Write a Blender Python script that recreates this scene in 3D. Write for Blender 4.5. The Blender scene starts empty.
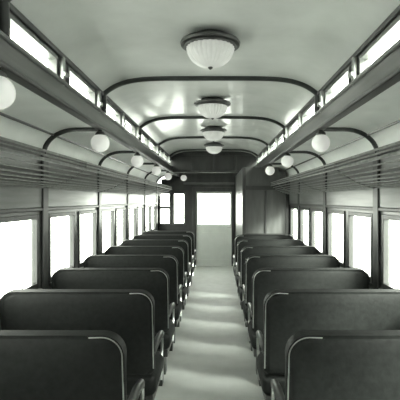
import bpy, bmesh, math
from mathutils import Vector, Matrix
scene = bpy.context.scene
C = scene.collection
PI = math.pi
CAMX, CAMZ = 0.045, 1.62
HW = 1.38            # half width of the car
YF, YB = 10.55, -1.2 # far bulkhead, rear wall
BAY = 1.67
C0 = 3.545
YC = 7.75            # compartment front (right)
YH = 8.95            # dropped header over the aisle
ORD = ['first','second','third','fourth','fifth','sixth','seventh','eighth','ninth','tenth','eleventh','twelfth']

# ------------------------------------------------------------------ materials
def mat(name, v, rough=0.5, var=0.25, scale=8.0, metallic=0.0, spec=0.5, tint=(0.965,1.0,0.96), bump=0.0, stretch=(1,1,1), emit=0.0, coat=0.0, sheen=0.0, coatr=0.15):
    m = bpy.data.materials.new(name); m.use_nodes = True
    nt = m.node_tree; b = nt.nodes['Principled BSDF']
    tc = nt.nodes.new('ShaderNodeTexCoord'); mp = nt.nodes.new('ShaderNodeMapping')
    mp.inputs['Scale'].default_value = stretch
    nz = nt.nodes.new('ShaderNodeTexNoise'); nz.inputs['Scale'].default_value = scale; nz.inputs['Detail'].default_value = 5
    cr = nt.nodes.new('ShaderNodeValToRGB')
    a, c = v*(1-var), v*(1+var)
    cr.color_ramp.elements[0].position = 0.3; cr.color_ramp.elements[1].position = 0.7
    cr.color_ramp.elements[0].color = (a*tint[0], a*tint[1], a*tint[2], 1)
    cr.color_ramp.elements[1].color = (c*tint[0], c*tint[1], c*tint[2], 1)
    nt.links.new(tc.outputs['Object'], mp.inputs['Vector']); nt.links.new(mp.outputs[0], nz.inputs['Vector'])
    nt.links.new(nz.outputs['Fac'], cr.inputs['Fac']); nt.links.new(cr.outputs['Color'], b.inputs['Base Color'])
    b.inputs['Roughness'].default_value = rough; b.inputs['Metallic'].default_value = metallic
    b.inputs['Specular IOR Level'].default_value = spec
    b.inputs['Coat Weight'].default_value = coat; b.inputs['Coat Roughness'].default_value = coatr
    b.inputs['Sheen Weight'].default_value = sheen
    if bump:
        bp = nt.nodes.new('ShaderNodeBump'); bp.inputs['Strength'].default_value = bump; bp.inputs['Distance'].default_value = 0.01
        nt.links.new(nz.outputs['Fac'], bp.inputs['Height']); nt.links.new(bp.outputs[0], b.inputs['Normal'])
    if emit:
        b.inputs['Emission Color'].default_value = (1,1,0.93,1); b.inputs['Emission Strength'].default_value = emit
    return m
def glass_mat(name):
    m = bpy.data.materials.new(name); m.use_nodes = True
    nt = m.node_tree; nt.nodes.clear()
    out = nt.nodes.new('ShaderNodeOutputMaterial'); mx = nt.nodes.new('ShaderNodeMixShader')
    tr = nt.nodes.new('ShaderNodeBsdfTransparent'); tr.inputs[0].default_value = (0.97,1,0.96,1)
    gl = nt.nodes.new('ShaderNodeBsdfGlossy'); gl.inputs['Roughness'].default_value = 0.03
    nz = nt.nodes.new('ShaderNodeTexNoise'); nz.inputs['Scale'].default_value = 3
    mu = nt.nodes.new('ShaderNodeMath'); mu.operation = 'MULTIPLY'; mu.inputs[1].default_value = 0.14
    nt.links.new(nz.outputs['Fac'], mu.inputs[0]); nt.links.new(mu.outputs[0], mx.inputs[0])
    nt.links.new(tr.outputs[0], mx.inputs[1]); nt.links.new(gl.outputs[0], mx.inputs[2]); nt.links.new(mx.outputs[0], out.inputs[0])
    return m
M = dict(
    ceil   = mat('ceiling_enamel', 0.63, 0.22, 0.07, 4, bump=0.006, coat=0.18, spec=0.35, coatr=0.06),
    deck   = mat('deck_enamel', 0.86, 0.4, 0.06, 4),
    wood   = mat('varnished_wood', 0.078, 0.3, 0.35, 6, stretch=(1,0.25,4), coat=0.4),
    board  = mat('letterboard_wood', 0.17, 0.3, 0.3, 6, stretch=(1,0.25,4), coat=0.4),
    dark   = mat('dark_wood', 0.03, 0.35, 0.4, 7, stretch=(3,3,0.5), coat=0.2),
    panel  = mat('panel_wood', 0.065, 0.4, 0.3, 5, stretch=(2,1,0.4), coat=0.2),
    bulk   = mat('bulkhead_wood', 0.026, 0.4, 0.35, 4, stretch=(2,1,0.6), coat=0.1),
    door   = mat('door_paint', 0.72, 0.5, 0.05, 5),
    floor  = mat('linoleum', 0.47, 0.5, 0.08, 6),
    seat   = mat('dark_plush', 0.0085, 0.6, 0.4, 34, bump=0.12, tint=(0.86,1,0.92), spec=0.26, sheen=0.015),
    iron   = mat('cast_iron', 0.035, 0.28, 0.3, 20, tint=(0.88,1,0.92), coat=0.3),
    metal  = mat('polished_metal', 0.55, 0.3, 0.10, 20, metallic=0.9),
    nickel = mat('dark_nickel', 0.09, 0.35, 0.15, 20, metallic=0.7),
    bronze = mat('bronze_rack', 0.19, 0.4, 0.3, 20, metallic=0.3),
    opal   = mat('opal_glass', 0.80, 0.2, 0.05, 6, emit=0.35),
    bowl   = mat('ribbed_bowl_glass', 0.58, 0.15, 0.10, 10, emit=0.20),
    glass  = glass_mat('window_glass'),
)
# ------------------------------------------------------------------ mesh helpers
def box(bm, x0,x1,y0,y1,z0,z1, bev=0.0, seg=2):
    if x1<x0: x0,x1=x1,x0
    r = bmesh.ops.create_cube(bm, size=1.0)
    vs = r['verts']
    for v in vs:
        v.co = Vector(((x0+x1)/2+v.co.x*(x1-x0), (y0+y1)/2+v.co.y*(y1-y0), (z0+z1)/2+v.co.z*(z1-z0)))
    if bev:
        es = list({e for v in vs for e in v.link_edges})
        bmesh.ops.bevel(bm, geom=es, offset=bev, segments=seg, affect='EDGES', profile=0.5)
def tube(bm, pts, r, seg=8, cap=True):
    pts = [Vector(p) for p in pts]
    n = len(pts); rings = []
    t0 = (pts[1]-pts[0]).normalized()
    ref = Vector((0,0,1)) if abs(t0.z) < 0.9 else Vector((1,0,0))
    nrm = (ref - t0*ref.dot(t0)).normalized()
    for i,p in enumerate(pts):
        if i==0: t=t0
        elif i==n-1: t=(pts[-1]-pts[-2]).normalized()
        else: t=((pts[i+1]-p).normalized()+(p-pts[i-1]).normalized()).normalized()
        nrm = (nrm - t*nrm.dot(t)).normalized(); bn = t.cross(nrm)
        rr = r[i] if isinstance(r,(list,tuple)) else r
        rings.append([bm.verts.new(p + nrm*math.cos(2*PI*k/seg)*rr + bn*math.sin(2*PI*k/seg)*rr) for k in range(seg)])
    for a,b in zip(rings, rings[1:]):
        for k in range(seg):
            bm.faces.new((a[k], a[(k+1)%seg], b[(k+1)%seg], b[k]))
    if cap:
        bm.faces.new(rings[0][::-1]); bm.faces.new(rings[-1])
def lathe(bm, prof, seg=32, c=(0,0,0), flute=0.0, nfl=24):
    rings=[]
    for (r,z) in prof:
        ring=[]
        for k in range(seg):
            a=2*PI*k/seg
            rr = r*(1+flute*math.cos(nfl*a)) 
            ring.append(bm.verts.new((c[0]+rr*math.cos(a), c[1]+rr*math.sin(a), c[2]+z)))
        rings.append(ring)
    for a,b in zip(rings, rings[1:]):
        for k in range(seg):
            bm.faces.new((a[k], a[(k+1)%seg], b[(k+1)%seg], b[k]))
    bm.faces.new(rings[0][::-1]); bm.faces.new(rings[-1])
def sweep_rect(bm, path, w, d, y):
    """rib of rounded section following path (list of (x,z,nx,nz)); w along y, d along the normal"""
    prof=[(-0.5,0.0),(-0.5,0.45),(-0.36,0.82),(-0.15,1.0),(0.15,1.0),(0.36,0.82),(0.5,0.45),(0.5,0.0)]
    rings=[]
    for (x,z,nx,nz) in path:
        rings.append([bm.verts.new((x+nx*d*q, y+w*p, z+nz*d*q)) for p,q in prof])
    n=len(prof)
    for a,b in zip(rings,rings[1:]):
        for k in range(n): bm.faces.new((a[k],a[(k+1)%n],b[(k+1)%n],b[k]))
    bm.faces.new(rings[0][::-1]); bm.faces.new(rings[-1])
def prism(bm, outline, y0, y1, bev=0.0, seg=3, dome=0.0):
    """outline in (x,z), extruded along y"""
    f = [bm.verts.new((x,y0,z)) for x,z in outline]; b = [bm.verts.new((x,y1,z)) for x,z in outline]
    f0 = bm.faces.new(f); b0 = bm.faces.new(b[::-1]); n=len(f)
    for k in range(n): bm.faces.new((f[(k+1)%n], f[k], b[k], b[(k+1)%n]))
    if bev:
        es = list(f0.edges)+list(b0.edges)
        bmesh.ops.bevel(bm, geom=es, offset=bev, segments=seg, affect='EDGES', profile=0.5)
def obj(name, bm, m, parent=None, smooth=False):
    bmesh.ops.recalc_face_normals(bm, faces=bm.faces)
    me = bpy.data.meshes.new(name); bm.to_mesh(me); bm.free()
    if smooth:
        me.shade_smooth()
        try: me.set_sharp_from_angle(angle=math.radians(40))
        except Exception: pass
    me.materials.append(M[m])
    o = bpy.data.objects.new(name, me); C.objects.link(o)
    if parent: o.parent = parent
    return o
def thing(name, label, cat, loc=(0,0,0), group=None):
    o = bpy.data.objects.new(name, None); C.objects.link(o); o.location = loc; o.empty_display_size=0.1
    o['label']=label; o['category']=cat
    if group: o['group']=group
    return o
def struct(name, bm, m, label=None, cat=None, smooth=False):
    o = obj(name, bm, m, None, smooth); o['kind']='structure'
    if label: o['label']=label; o['category']=cat
    return o
def dup(root, loc, label):
    r = root.copy(); C.objects.link(r); r.location = loc; r['label']=label
    for ch in list(root.children):
        c = ch.copy(); C.objects.link(c); c.parent = r
        for g in list(ch.children):
            d = g.copy(); C.objects.link(d); d.parent = c
    return r
def grid_cells(u0,u1,z0,z1,holes):
    us = sorted({u0,u1,*[h[0] for h in holes],*[h[1] for h in holes]})
    zs = sorted({z0,z1,*[h[2] for h in holes],*[h[3] for h in holes]})
    us=[u for u in us if u0<=u<=u1]; zs=[z for z in zs if z0<=z<=z1]
    for a,b in zip(us,us[1:]):
        for c,d in zip(zs,zs[1:]):
            um,zm=(a+b)/2,(c+d)/2
            if not any(h[0]<um<h[1] and h[2]<zm<h[3] for h in holes):
                yield a,b,c,d
NT=[0]; NW=[0]
def trim(bm, m, label, smooth=False):
    NT[0]+=1
    return struct('trim_%d'%NT[0], bm, m, label, 'trim', smooth)

# ------------------------------------------------------------------ floor
bm = bmesh.new(); box(bm,-1.5,1.5,YB-0.1,YF+0.1,-0.06,0)
struct('floor', bm, 'floor', 'worn grey linoleum floor running down the aisle', 'floor')

# ------------------------------------------------------------------ side walls and windows
WZ0, WZ1 = 0.92, 1.485
def win_spans(side):
    sp=[]
    for n in range(-2,4):
        c=C0+BAY*n
        for a,b in ((0.125,0.755),(0.915,1.545)):
            if side>0 and c+b > YC: continue
            sp.append((c+a,c+b))
    return sp
for side,nm in ((-1,'left'),(1,'right')):
    spans = win_spans(side)
    bm=bmesh.new()
    for a,b,c,d in grid_cells(YB,YF,0,2.03,[(s[0],s[1],WZ0,WZ1) for s in spans]):
        box(bm, side*HW, side*(HW+0.045), a,b,c,d)
    struct('wall_'+nm, bm, 'wood', nm+' side wall of the coach in varnished wood', 'wall')
    for i,(a,b) in enumerate(spans):
        NW[0]+=1
        bm=bmesh.new(); x0,x1=side*(HW-0.012),side*(HW+0.03); t=0.018
        box(bm,x0,x1,a-0.02,a+t,WZ0-0.005,WZ1+0.02,0.004); box(bm,x0,x1,b-t,b+0.02,WZ0-0.005,WZ1+0.02,0.004)
        box(bm,x0,x1,a+t,b-t,WZ1-t,WZ1+0.02,0.004); box(bm,x0,x1,a+t,b-t,WZ0-0.005,WZ0+0.04,0.004)
        w=struct('window_%d'%NW[0], bm, 'dark', '%s side window from the camera along the %s wall'%(ORD[i],nm), 'window')
        bm=bmesh.new(); box(bm,side*(HW+0.010),side*(HW+0.014),a+t,b-t,WZ0+0.04,WZ1-t); obj('window_pane',bm,'glass',w)
        bm=bmesh.new(); box(bm,side*(HW-0.035),side*(HW-0.001),a-0.03,b+0.03,WZ0-0.035,WZ0-0.006,0.006); obj('window_sill',bm,'board',w)
        bm=bmesh.new(); ym=(a+b)/2; box(bm,side*(HW-0.03),side*(HW-0.012),ym-0.025,ym+0.025,WZ0+0.01,WZ0+0.03,0.004); obj('sash_lift',bm,'metal',w)
    # mouldings
    yend = YF if side<0 else YC
    bm=bmesh.new(); box(bm,side*(HW-0.02),side*HW,YB,yend,1.53,1.56,0.006); trim(bm,'dark','narrow moulding over the %s side windows'%nm)
    bm=bmesh.new(); box(bm,side*(HW-0.012),side*HW,YB,yend,1.56,1.73,0.003); trim(bm,'board','varnished letterboard between %s windows and luggage rack'%nm)
    for n in range(-2,5):
        c=C0+BAY*n
        if c>yend-0.05: continue
        bm=bmesh.new(); box(bm,side*(HW-0.025),side*HW,c-0.06,c+0.06,WZ0-0.04,1.99,0.010)
        trim(bm,'dark','%s broad dark pilaster on the %s wall'%(ORD[n+2],nm))
    bm=bmesh.new(); box(bm,side*(HW-0.02),side*HW,YB,yend,0,0.16,0.005)
    o=struct('baseboard_'+nm,bm,'dark','dark baseboard at the foot of the %s wall'%nm,'baseboard')
    # lower deck ceiling
    prof=[(0.93,2.215),(1.10,2.215)]
    for k in range(1,11):
        a=PI/2*(1-k/10); prof.append((1.10+0.285*math.cos(a), 2.0+0.215*math.sin(a)))
    bm=bmesh.new(); rows=[]
    for x,z in prof: rows.append([bm.verts.new((side*x,YB,z)), bm.verts.new((side*x,YF,z))])
    for p,q in zip(rows,rows[1:]): bm.faces.new((p[0],p[1],q[1],q[0]))
    struct('ceiling', bm,'deck','curved white lower ceiling over the %s seats'%nm,'ceiling',True)
    # moulding on the lower deck
    bm=bmesh.new(); tube(bm,[(side*1.29,YB,2.155),(side*1.29,yend,2.155)],0.010,8)
    trim(bm,'iron','thin dark bead along the %s lower ceiling'%nm,True)
    bm=bmesh.new(); box(bm,side*(HW-0.02),side*HW,YB,yend,1.985,2.02,0.006); trim(bm,'dark','dark cornice where the %s wall meets lower ceiling'%nm)
    # lower ribs
    for n in range(-1,5):
        c=C0+BAY*n
        if c>yend: continue
        path=[]
        for i,(x,z) in enumerate(prof):
            a=prof[max(i-1,0)]; b=prof[min(i+1,len(prof)-1)]
            tx,tz=b[0]-a[0],b[1]-a[1]; L=math.hypot(tx,tz)
            path.append((side*x,z,side*tz/L,-tx/L))
        bm=bmesh.new(); sweep_rect(bm,path,0.042,0.030,c)
        trim(bm,'iron','%s dark curved rib under the %s lower ceiling'%(ORD[n+1],nm),True)

# ------------------------------------------------------------------ clerestory
CX=0.89
CZ0,CZ1=2.338,2.45
def ceil_z(x): return 2.50+0.135*(1-abs(x/CX)**6.0)
CS=[]
for n in range(-2,4):
    c=C0+BAY*n
    CS += [(c+0.06,c+0.64),(c+0.85,c+1.43)]
for side,nm in ((-1,'left'),(1,'right')):
    bm=bmesh.new()
    for a,b,c,d in grid_cells(YB,YF,2.2,2.53,[(s[0],s[1],CZ0,CZ1) for s in CS]):
        box(bm, side*CX, side*(CX+0.05), a,b,c,d)
    struct('wall_clerestory_'+nm,bm,'dark','%s upright clerestory wall with small windows'%nm,'wall')
    for i,(a,b) in enumerate(CS):
        if i<2: continue
        NW[0]+=1
        bm=bmesh.new(); x0,x1=side*(CX-0.006),side*(CX+0.045); t=0.009
        box(bm,x0,x1,a-0.015,a+t,CZ0-0.012,CZ1+0.015); box(bm,x0,x1,b-t,b+0.015,CZ0-0.012,CZ1+0.015)
        box(bm,x0,x1,a+t,b-t,CZ1-t,CZ1+0.015); box(bm,x0,x1,a+t,b-t,CZ0-0.012,CZ0+t)
        w=struct('window_%d'%NW[0],bm,'board','%s small clerestory window on the %s'%(ORD[i-2],nm),'window')
        bm=bmesh.new(); box(bm,side*(CX+0.02),side*(CX+0.023),a+t,b-t,CZ0+t,CZ1-t); obj('window_pane',bm,'glass',w)
        bm=bmesh.new(); box(bm,side*(CX-0.035),side*(CX-0.001),b+0.03,b+0.06,2.30,2.47,0.006); box(bm,side*(CX-0.05),side*(CX-0.03),b+0.02,b+0.07,2.35,2.38,0.005); obj('window_latch',bm,'metal',w)
    # sill beam and mouldings
    bm=bmesh.new(); box(bm,side*(CX-0.03),side*(CX+0.05),YB,YF,2.195,2.318,0.01); trim(bm,'wood','broad wooden sill board under the %s clerestory windows'%nm)
    bm=bmesh.new(); tube(bm,[(side*(CX-0.035),YB,2.315),(side*(CX-0.035),YF,2.315)],0.012,8); trim(bm,'board','rounded moulding along top of the %s clerestory sill'%nm,True)
    bm=bmesh.new(); tube(bm,[(side*(CX-0.025),YB,2.2),(side*(CX-0.025),YF,2.2)],0.014,8); trim(bm,'dark','rounded moulding along bottom of the %s clerestory sill'%nm,True)
    bm=bmesh.new(); box(bm,side*(CX-0.018),side*CX,YB,YF,2.475,2.505,0.006); trim(bm,'dark','dark moulding between %s clerestory and ceiling'%nm)
# upper ceiling
bm=bmesh.new(); rows=[]; N=64
xs=[CX*math.sin(PI/2*(-1+2*k/N)) for k in range(N+1)]
for x in [-CX*1.02]+xs+[CX*1.02]:
    z=ceil_z(max(-CX,min(CX,x))); rows.append([bm.verts.new((x,YB,z)),bm.verts.new((x,YF,z))])
for p,q in zip(rows,rows[1:]): bm.faces.new((p[0],p[1],q[1],q[0]))
struct('ceiling',bm,'ceil','glossy broad upper ceiling with hanging bowl lamps','ceiling',True)
for n in range(-1,4):
    c=C0+BAY*n; path=[]
    path.append((-CX,2.34,1,0)); path.append((-CX,2.47,1,-0.1))
    for k in range(53):
        x=CX*0.99*math.sin(PI/2*(-1+2*k/52))
        e=1e-3; tz=(ceil_z(x+e)-ceil_z(x-e))/(2*e); L=math.hypot(1,tz)
        path.append((x,ceil_z(x),tz/L,-1/L))
    path.append((CX,2.47,-1,-0.1)); path.append((CX,2.34,-1,0))
    bm=bmesh.new(); sweep_rect(bm,path,0.045,0.032,c)
    trim(bm,'iron','%s dark flat-topped rib across the upper ceiling'%ORD[n+1],True)

# ------------------------------------------------------------------ end walls
bm=bmesh.new(); box(bm,-HW,HW,YB-0.06,YB,0,2.03); box(bm,-CX,CX,YB-0.06,YB,2.03,2.6)
struct('wall_rear',bm,'wood','wooden end wall behind the camera','wall')
DX0,DX1,DZ=-0.45,0.437,1.83
BW=[(-1.34,-1.075,1.03,1.79),(-1.0,-0.72,1.03,1.79)]
bm=bmesh.new()
for a,b,c,d in grid_cells(-HW,HW,0,2.03,[(DX0,DX1,0,DZ)]+BW): box(bm,a,b,YF,YF+0.06,c,d)
box(bm,-1.3,1.3,YF,YF+0.06,2.03,2.14); box(bm,-1.18,1.18,YF,YF+0.06,2.14,2.21)
ol=[(-CX,2.2),(CX,2.2)]+[(-x, ceil_z(x)) for x in xs]
prism(bm,ol,YF,YF+0.06)
struct('wall_far',bm,'bulk','dark wooden bulkhead at the far end of the coach','wall')
for i,(a,b,c,d) in enumerate(BW):
    NW[0]+=1; t=0.02
    bm=bmesh.new(); y0,y1=YF-0.015,YF+0.045
    box(bm,a-0.02,a+t,y0,y1,c-0.02,d+0.02); box(bm,b-t,b+0.02,y0,y1,c-0.02,d+0.02); box(bm,a+t,b-t,y0,y1,d-t,d+0.02); box(bm,a+t,b-t,y0,y1,c-0.02,c+t)
    if i==0: box(bm,a+t,b-t,y0,y1,1.40,1.47)
    w=struct('window_%d'%NW[0],bm,'wood',['bulkhead window with a crossbar in the far left corner','tall undivided bulkhead window left of the far door'][i],'window')
    bm=bmesh.new(); box(bm,a+t,b-t,YF+0.02,YF+0.024,c+t,d-t); obj('window_pane',bm,'glass',w)
# door
bm=bmesh.new(); y0,y1=YF+0.005,YF+0.05
gx0,gx1,gz0,gz1=DX0+0.05,DX1-0.05,1.02,1.77
for a,b,c,d in grid_cells(DX0,DX1,0.0,DZ,[(gx0,gx1,gz0,gz1),(gx0+0.04,gx1-0.04,0.16,0.88)]): box(bm,a,b,y0,y1,c,d)
dr=struct('door_1',bm,'door','far end door with a large bright glass pane','door')
bm=bmesh.new(); box(bm,gx0,gx1,YF+0.025,YF+0.029,gz0,gz1); obj('door_pane',bm,'glass',dr)
bm=bmesh.new(); box(bm,gx0+0.04,gx1-0.04,YF+0.018,YF+0.04,0.16,0.88); box(bm,gx0+0.10,gx1-0.10,YF+0.01,YF+0.02,0.22,0.82,0.006); obj('door_panel',bm,'door',dr)
bm=bmesh.new(); tube(bm,[(DX1-0.035,YF+0.01,0.95),(DX1-0.035,YF-0.04,0.95)],0.012); tube(bm,[(DX1-0.035,YF-0.04,0.95),(DX1-0.12,YF-0.045,0.95)],0.011); obj('door_handle',bm,'metal',dr,True)
bm=bmesh.new(); box(bm,DX0-0.09,DX0+0.01,YF-0.03,YF,0,DZ+0.1,0.008); box(bm,DX1-0.01,DX1+0.06,YF-0.03,YF,0,DZ+0.1,0.008); box(bm,DX0,DX1,YF-0.03,YF,DZ-0.01,DZ+0.1,0.008)
trim(bm,'dark','dark casing around the far end door')
bm=bmesh.new(); box(bm,-0.75,0.5,YF-0.02,YF,2.0,2.05,0.006)
trim(bm,'wood','moulding above the far end door')
# dropped header across the clerestory near the far end
ol=[(-CX,2.19),(CX,2.19)]+[(-x, ceil_z(x)) for x in xs]
bm=bmesh.new(); prism(bm,ol,YH,YH+0.05)
struct('wall_header',bm,'bulk','dark header panel hanging from ceiling before the far door','wall')
bm=bmesh.new(); box(bm,-CX+0.04,CX-0.04,YH-0.025,YH,2.19,2.23,0.006); box(bm,-CX+0.04,CX-0.04,YH-0.02,YH,2.55,2.60,0.006)
for xx in (-0.45,0.0,0.45): box(bm,xx-0.02,xx+0.02,YH-0.015,YH,2.23,2.55,0.004)
trim(bm,'dark','dark moulding framing the header panel')
# compartment on the right
bm=bmesh.new(); box(bm,0.52,HW,YC,YC+0.05,0,2.03); box(bm,0.52,1.3,YC,YC+0.05,2.03,2.14); box(bm,0.52,1.18,YC,YC+0.05,2.14,2.21)
box(bm,0.52,0.57,YC+0.05,YF,0,2.2)
struct('wall_compartment',bm,'panel','panelled compartment wall behind the last right-hand seats','wall')
bm=bmesh.new()
for a,b,c,d in ((0.52,0.58,0.0,2.2),(1.30,1.36,0.0,2.0),(0.92,0.96,1.02,1.80),(0.58,1.30,0.98,1.02),(0.58,1.30,1.80,1.88)): box(bm,a,b,YC-0.018,YC,c,d,0.005)
trim(bm,'bulk','dark framing on the right-hand compartment wall')

# ------------------------------------------------------------------ luggage racks
for side,nm in ((-1,'left'),(1,'right')):
    y0,y1=-0.6,(YF-0.1 if side<0 else YC-0.05)
    rk=thing('luggage_rack','long slatted metal luggage rack along the %s wall above the windows'%nm,'luggage rack',(side*HW,0,0),'overhead luggage racks')
    def P(t):   # t 0 wall .. 1 front
        return (-side*(0.02+0.33*t), 1.72+0.05*t+0.105*t*t)
    bm=bmesh.new()
    for k in range(8):
        x,z=P(k/8); tube(bm,[(x,y0,z),(x,y1,z)],0.0055,6)
    obj('slats',bm,'bronze',rk,True)
    bm=bmesh.new(); x,z=P(1); tube(bm,[(x,y0,z),(x,y1,z)],0.011,10); tube(bm,[(x,y0,z+0.055),(x,y1,z+0.055)],0.008,8); tube(bm,[(x,y0,z+0.028),(x,y1,z+0.028)],0.006,8); obj('front_rail',bm,'bronze',rk,True)
    for n in range(-1,5):
        for yy in (C0+BAY*n,):
            if yy>y1-0.05: continue
            bm=bmesh.new()
            tube(bm,[(-side*0.0,yy,1.715)]+[(P(t)[0],yy,P(t)[1]+0.001) for t in (0.1,0.25,0.5,0.75,1)],0.0055,8)
            tube(bm,[(P(1)[0],yy,P(1)[1]-0.012),(P(1)[0],yy,P(1)[1]+0.06)],0.009,8)
            obj('bracket',bm,'bronze',rk,True)

# ------------------------------------------------------------------ globe lamps
def make_globe():
    t=thing('globe_lamp','','lamp',(0,0,0),'white globe lamps along the clerestory sills')
    bm=bmesh.new(); R=0.075
    prof=[(0.03,R*0.93)]+[(R*math.sin(a),R*math.cos(a)) for a in [0.42+ (PI-0.45)*k/16 for k in range(17)]]
    lathe(bm,[(max(r,0.002),z) for r,z in prof],28); obj('glass_globe',bm,'opal',t,True)
    bm=bmesh.new(); lathe(bm,[(0.036,0.058),(0.04,0.07),(0.036,0.085),(0.018,0.095),(0.014,0.112)],20); obj('fitter_cap',bm,'nickel',t,True)
    return t
g0=make_globe(); first=True
for side,nm in ((-1,'left'),(1,'right')):
    for n in range(-1 if side<0 else 0,(4 if side<0 else 3)):
        lab='white opal globe lamp hanging under the %s clerestory sill, %s from the camera'%(nm,ORD[n+1 if side<0 else n])
        loc=(side*0.91,C0+BAY*n,2.09)
        if first: g0.location=loc; g0['label']=lab; first=False
        else: dup(g0,loc,lab)
gl=dup(g0,(-0.74,YF-0.11,2.155),'white globe lamp on the dark far bulkhead, up and left of the door')
bm=bmesh.new(); tube(bm,[(0,0,0.105),(0,0.03,0.13),(0,0.112,0.13)],0.012,8); obj('wall_arm',bm,'nickel',gl,True)

# ------------------------------------------------------------------ ceiling lamps
def make_bowl():
    t=thing('ceiling_lamp','','lamp',(0,0,0),'glass bowl lamps down the ceiling')
    bm=bmesh.new(); lathe(bm,[(0.11,0.0),(0.125,-0.02),(0.165,-0.032),(0.182,-0.038),(0.187,-0.048),(0.182,-0.060),(0.150,-0.062)],48); obj('metal_canopy',bm,'nickel',t,True)
    bm=bmesh.new(); R=0.148
    prof=[(R*math.cos(a)**0.85,-0.062-0.13*math.sin(a)) for a in [PI/2*k/16 for k in range(16)]]+[(0.012,-0.193)]
    lathe(bm,prof,168,flute=0.022,nfl=28); obj('glass_bowl',bm,'bowl',t,True)
    bm=bmesh.new(); lathe(bm,[(0.156,-0.058),(0.162,-0.066),(0.158,-0.074),(0.148,-0.074)],48); obj('rim_ring',bm,'nickel',t,True)
    bm=bmesh.new(); lathe(bm,[(0.014,-0.19),(0.016,-0.197),(0.010,-0.204),(0.004,-0.208)],16); obj('finial',bm,'nickel',t,True)
    return t
b0=make_bowl()
BL=['ribbed glass bowl lamp on the ceiling, largest and nearest the camera','ribbed glass bowl lamp, second along the ceiling','ribbed glass bowl lamp, third along the ceiling','ribbed glass bowl lamp on the ceiling, smallest and nearest the header']
for n in range(4):
    loc=(0.01,2.67+BAY*n,2.637)
    if n==0: b0.location=loc; b0['label']=BL[0]
    else: dup(b0,loc,BL[n])

# ------------------------------------------------------------------ seats
SW=0.98
def make_seat(s, nm):
    """s: +1 aisle on +x"""
    t=thing('coach_seat','','seat',(0,0,0),'dark double seats on the %s of the aisle'%nm)
    h=SW/2; H=0.56; R=0.095
    tilt=Matrix.Rotation(math.radians(7),4,'X')   # top leans to -y
    base=Matrix.Translation((0,0.075,0.485))
    T=base@tilt
    ol=[(-h+0.03,0),(h-0.03,0),(h,0.03)]
    for k in range(11): a=PI/2*k/10; ol.append((h-R+R*math.cos(a),H-R+R*math.sin(a)))
    for k in range(11): a=PI/2+PI/2*k/10; ol.append((-h+R+R*math.cos(a),H-R+R*math.sin(a)))
    ol.append((-h,0.03))
    bm=bmesh.new(); prism(bm,ol,0.0,0.056,0.024,6); bm.transform(T); obj('backrest',bm,'seat',t,True)
    # slightly padded rear panel: nested rings bulging to the rear
    bm=bmesh.new(); rings=[]
    for sc,dy in ((0.955,0.003),(0.945,-0.002),(0.90,-0.006),(0.72,-0.012),(0.45,-0.016),(0.15,-0.017)):
        rings.append([bm.verts.new((x*sc, dy, H/2+(z-H/2)*sc)) for x,z in ol])
    n_=len(ol)
    for p_,q_ in zip(rings,rings[1:]):
        for k in range(n_): bm.faces.new((p_[k],p_[(k+1)%n_],q_[(k+1)%n_],q_[k]))
    bm.faces.new(rings[-1]); bm.transform(T); obj('rear_panel',bm,'seat',t,True)
    # bright edge trim round the aisle corner
    pts=[(s*(h-0.15),0.003,H-0.011)]
    for k in range(11):
        a=PI/2*(1-k/10); pts.append((s*(h-R+(R-0.009)*math.cos(a)),0.003,H-R+(R-0.009)*math.sin(a)))
    pts.append((s*(h-0.009),0.003,0.05))
    bm=bmesh.new(); tube(bm,pts,0.0042,8); bm.transform(T); o=obj('edge_trim',bm,'metal',t,True); o['label']='bright metal edging round the aisle corner'
    # cushion
    bm=bmesh.new(); box(bm,-h,h,0.10,0.60,0.33,0.475,0.045,4); obj('seat_cushion',bm,'seat',t,True)
    bm=bmesh.new(); box(bm,-h+0.02,h-0.02,0.12,0.57,0.27,0.335,0.008); obj('seat_frame',bm,'dark',t)
    # armrest at the aisle end
    xa=s*(h-0.012)
    bm=bmesh.new(); tube(bm,[(xa,0.06,0.63),(xa,0.20,0.645),(xa,0.38,0.645),(xa,0.50,0.63),(xa,0.545,0.59)],[0.016,0.022,0.024,0.022,0.014],10); a_=obj('armrest',bm,'dark',t,True)
    bm=bmesh.new(); tube(bm,[(xa,0.54,0.595),(xa,0.56,0.54),(xa,0.53,0.46),(xa,0.50,0.36),(xa,0.48,0.29)],0.011,8); obj('armrest_support',bm,'metal',t,True)
    # pedestals
    for xx in (s*(h-0.09), -s*(h-0.09)):
        bm=bmesh.new()
        ol=[(0.17,0.0),(0.27,0.0),(0.29,0.10),(0.345,0.17),(0.40,0.10),(0.42,0.0),(0.52,0.0),(0.48,0.16),(0.50,0.275),(0.19,0.275),(0.21,0.16)]
        f=[bm.verts.new((xx-0.018,y,z)) for y,z in ol]; b=[bm.verts.new((xx+0.018,y,z)) for y,z in ol]
        bm.faces.new(f); bm.faces.new(b[::-1])
        for k in range(len(ol)): bm.faces.new((f[(k+1)%len(ol)],f[k],b[k],b[(k+1)%len(ol)]))
        obj('leg',bm,'iron',t)
    bm=bmesh.new(); tube(bm,[(-h+0.09,0.20,0.10),(h-0.09,0.20,0.10)],0.014,8); obj('foot_rail',bm,'iron',t,True)
    return t
PITCH=0.87; Y0=1.83
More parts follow.
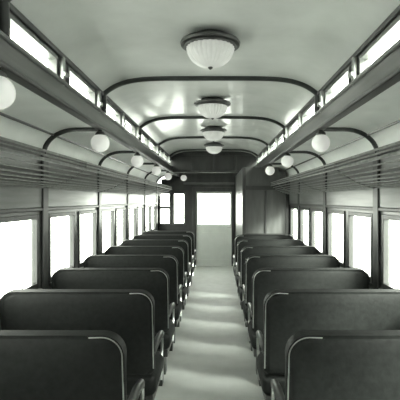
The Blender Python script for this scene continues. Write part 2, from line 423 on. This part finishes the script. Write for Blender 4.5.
for s,nm,cnt in ((1,'left',8),(-1,'right',7)):
    p=make_seat(s,nm)
    for k in range(cnt):
        where = 'nearest the camera' if k==0 else ('farthest from the camera' if k==cnt-1 else '%s row from the camera'%ORD[k])
        lab='dark upholstered double seat on the %s of the aisle, %s'%(nm,where)
        loc=(-s*(0.35+SW/2), Y0+PITCH*k, 0)
        if k==0: p.location=loc; p['label']=lab
        else: dup(p,loc,lab)

# ------------------------------------------------------------------ world, sun and camera
w=bpy.data.worlds.new('sky'); scene.world=w; w.use_nodes=True
nt=w.node_tree; bg=nt.nodes['Background']
tc=nt.nodes.new('ShaderNodeTexCoord'); sp=nt.nodes.new('ShaderNodeSeparateXYZ'); mr=nt.nodes.new('ShaderNodeMapRange')
mr.inputs['From Min'].default_value=-1; mr.inputs['From Max'].default_value=1; mr.inputs['To Min'].default_value=14; mr.inputs['To Max'].default_value=8.5
gr=nt.nodes.new('ShaderNodeMapRange'); gr.inputs['From Min'].default_value=-0.15; gr.inputs['From Max'].default_value=0.1; gr.inputs['To Min'].default_value=0.65; gr.inputs['To Max'].default_value=1.2
mu=nt.nodes.new('ShaderNodeMath'); mu.operation='MULTIPLY'
nt.links.new(tc.outputs['Generated'],sp.inputs[0]); nt.links.new(sp.outputs['X'],mr.inputs['Value']); nt.links.new(sp.outputs['Z'],gr.inputs['Value'])
nt.links.new(mr.outputs[0],mu.inputs[0]); nt.links.new(gr.outputs[0],mu.inputs[1]); nt.links.new(mu.outputs[0],bg.inputs['Strength'])
bg.inputs['Color'].default_value=(1.0,1.0,0.955,1)
sd=bpy.data.lights.new('hazy_sun','SUN'); sd.energy=30; sd.angle=math.radians(24); sd.color=(1,1,0.96)
so=bpy.data.objects.new('hazy_sun',sd); C.objects.link(so)
d=Vector((-0.90,0.74,-0.62)).normalized(); so.rotation_euler=d.to_track_quat('-Z','Y').to_euler()
cd=bpy.data.cameras.new('camera'); cam=bpy.data.objects.new('camera',cd); C.objects.link(cam)
cam.location=(CAMX,0,CAMZ); cam.rotation_euler=(PI/2,0,0); cd.sensor_width=36; cd.lens=36*430/400; cd.shift_x=-0.04; cd.clip_start=0.05
scene.camera=cam
scene.view_settings.view_transform='Standard'
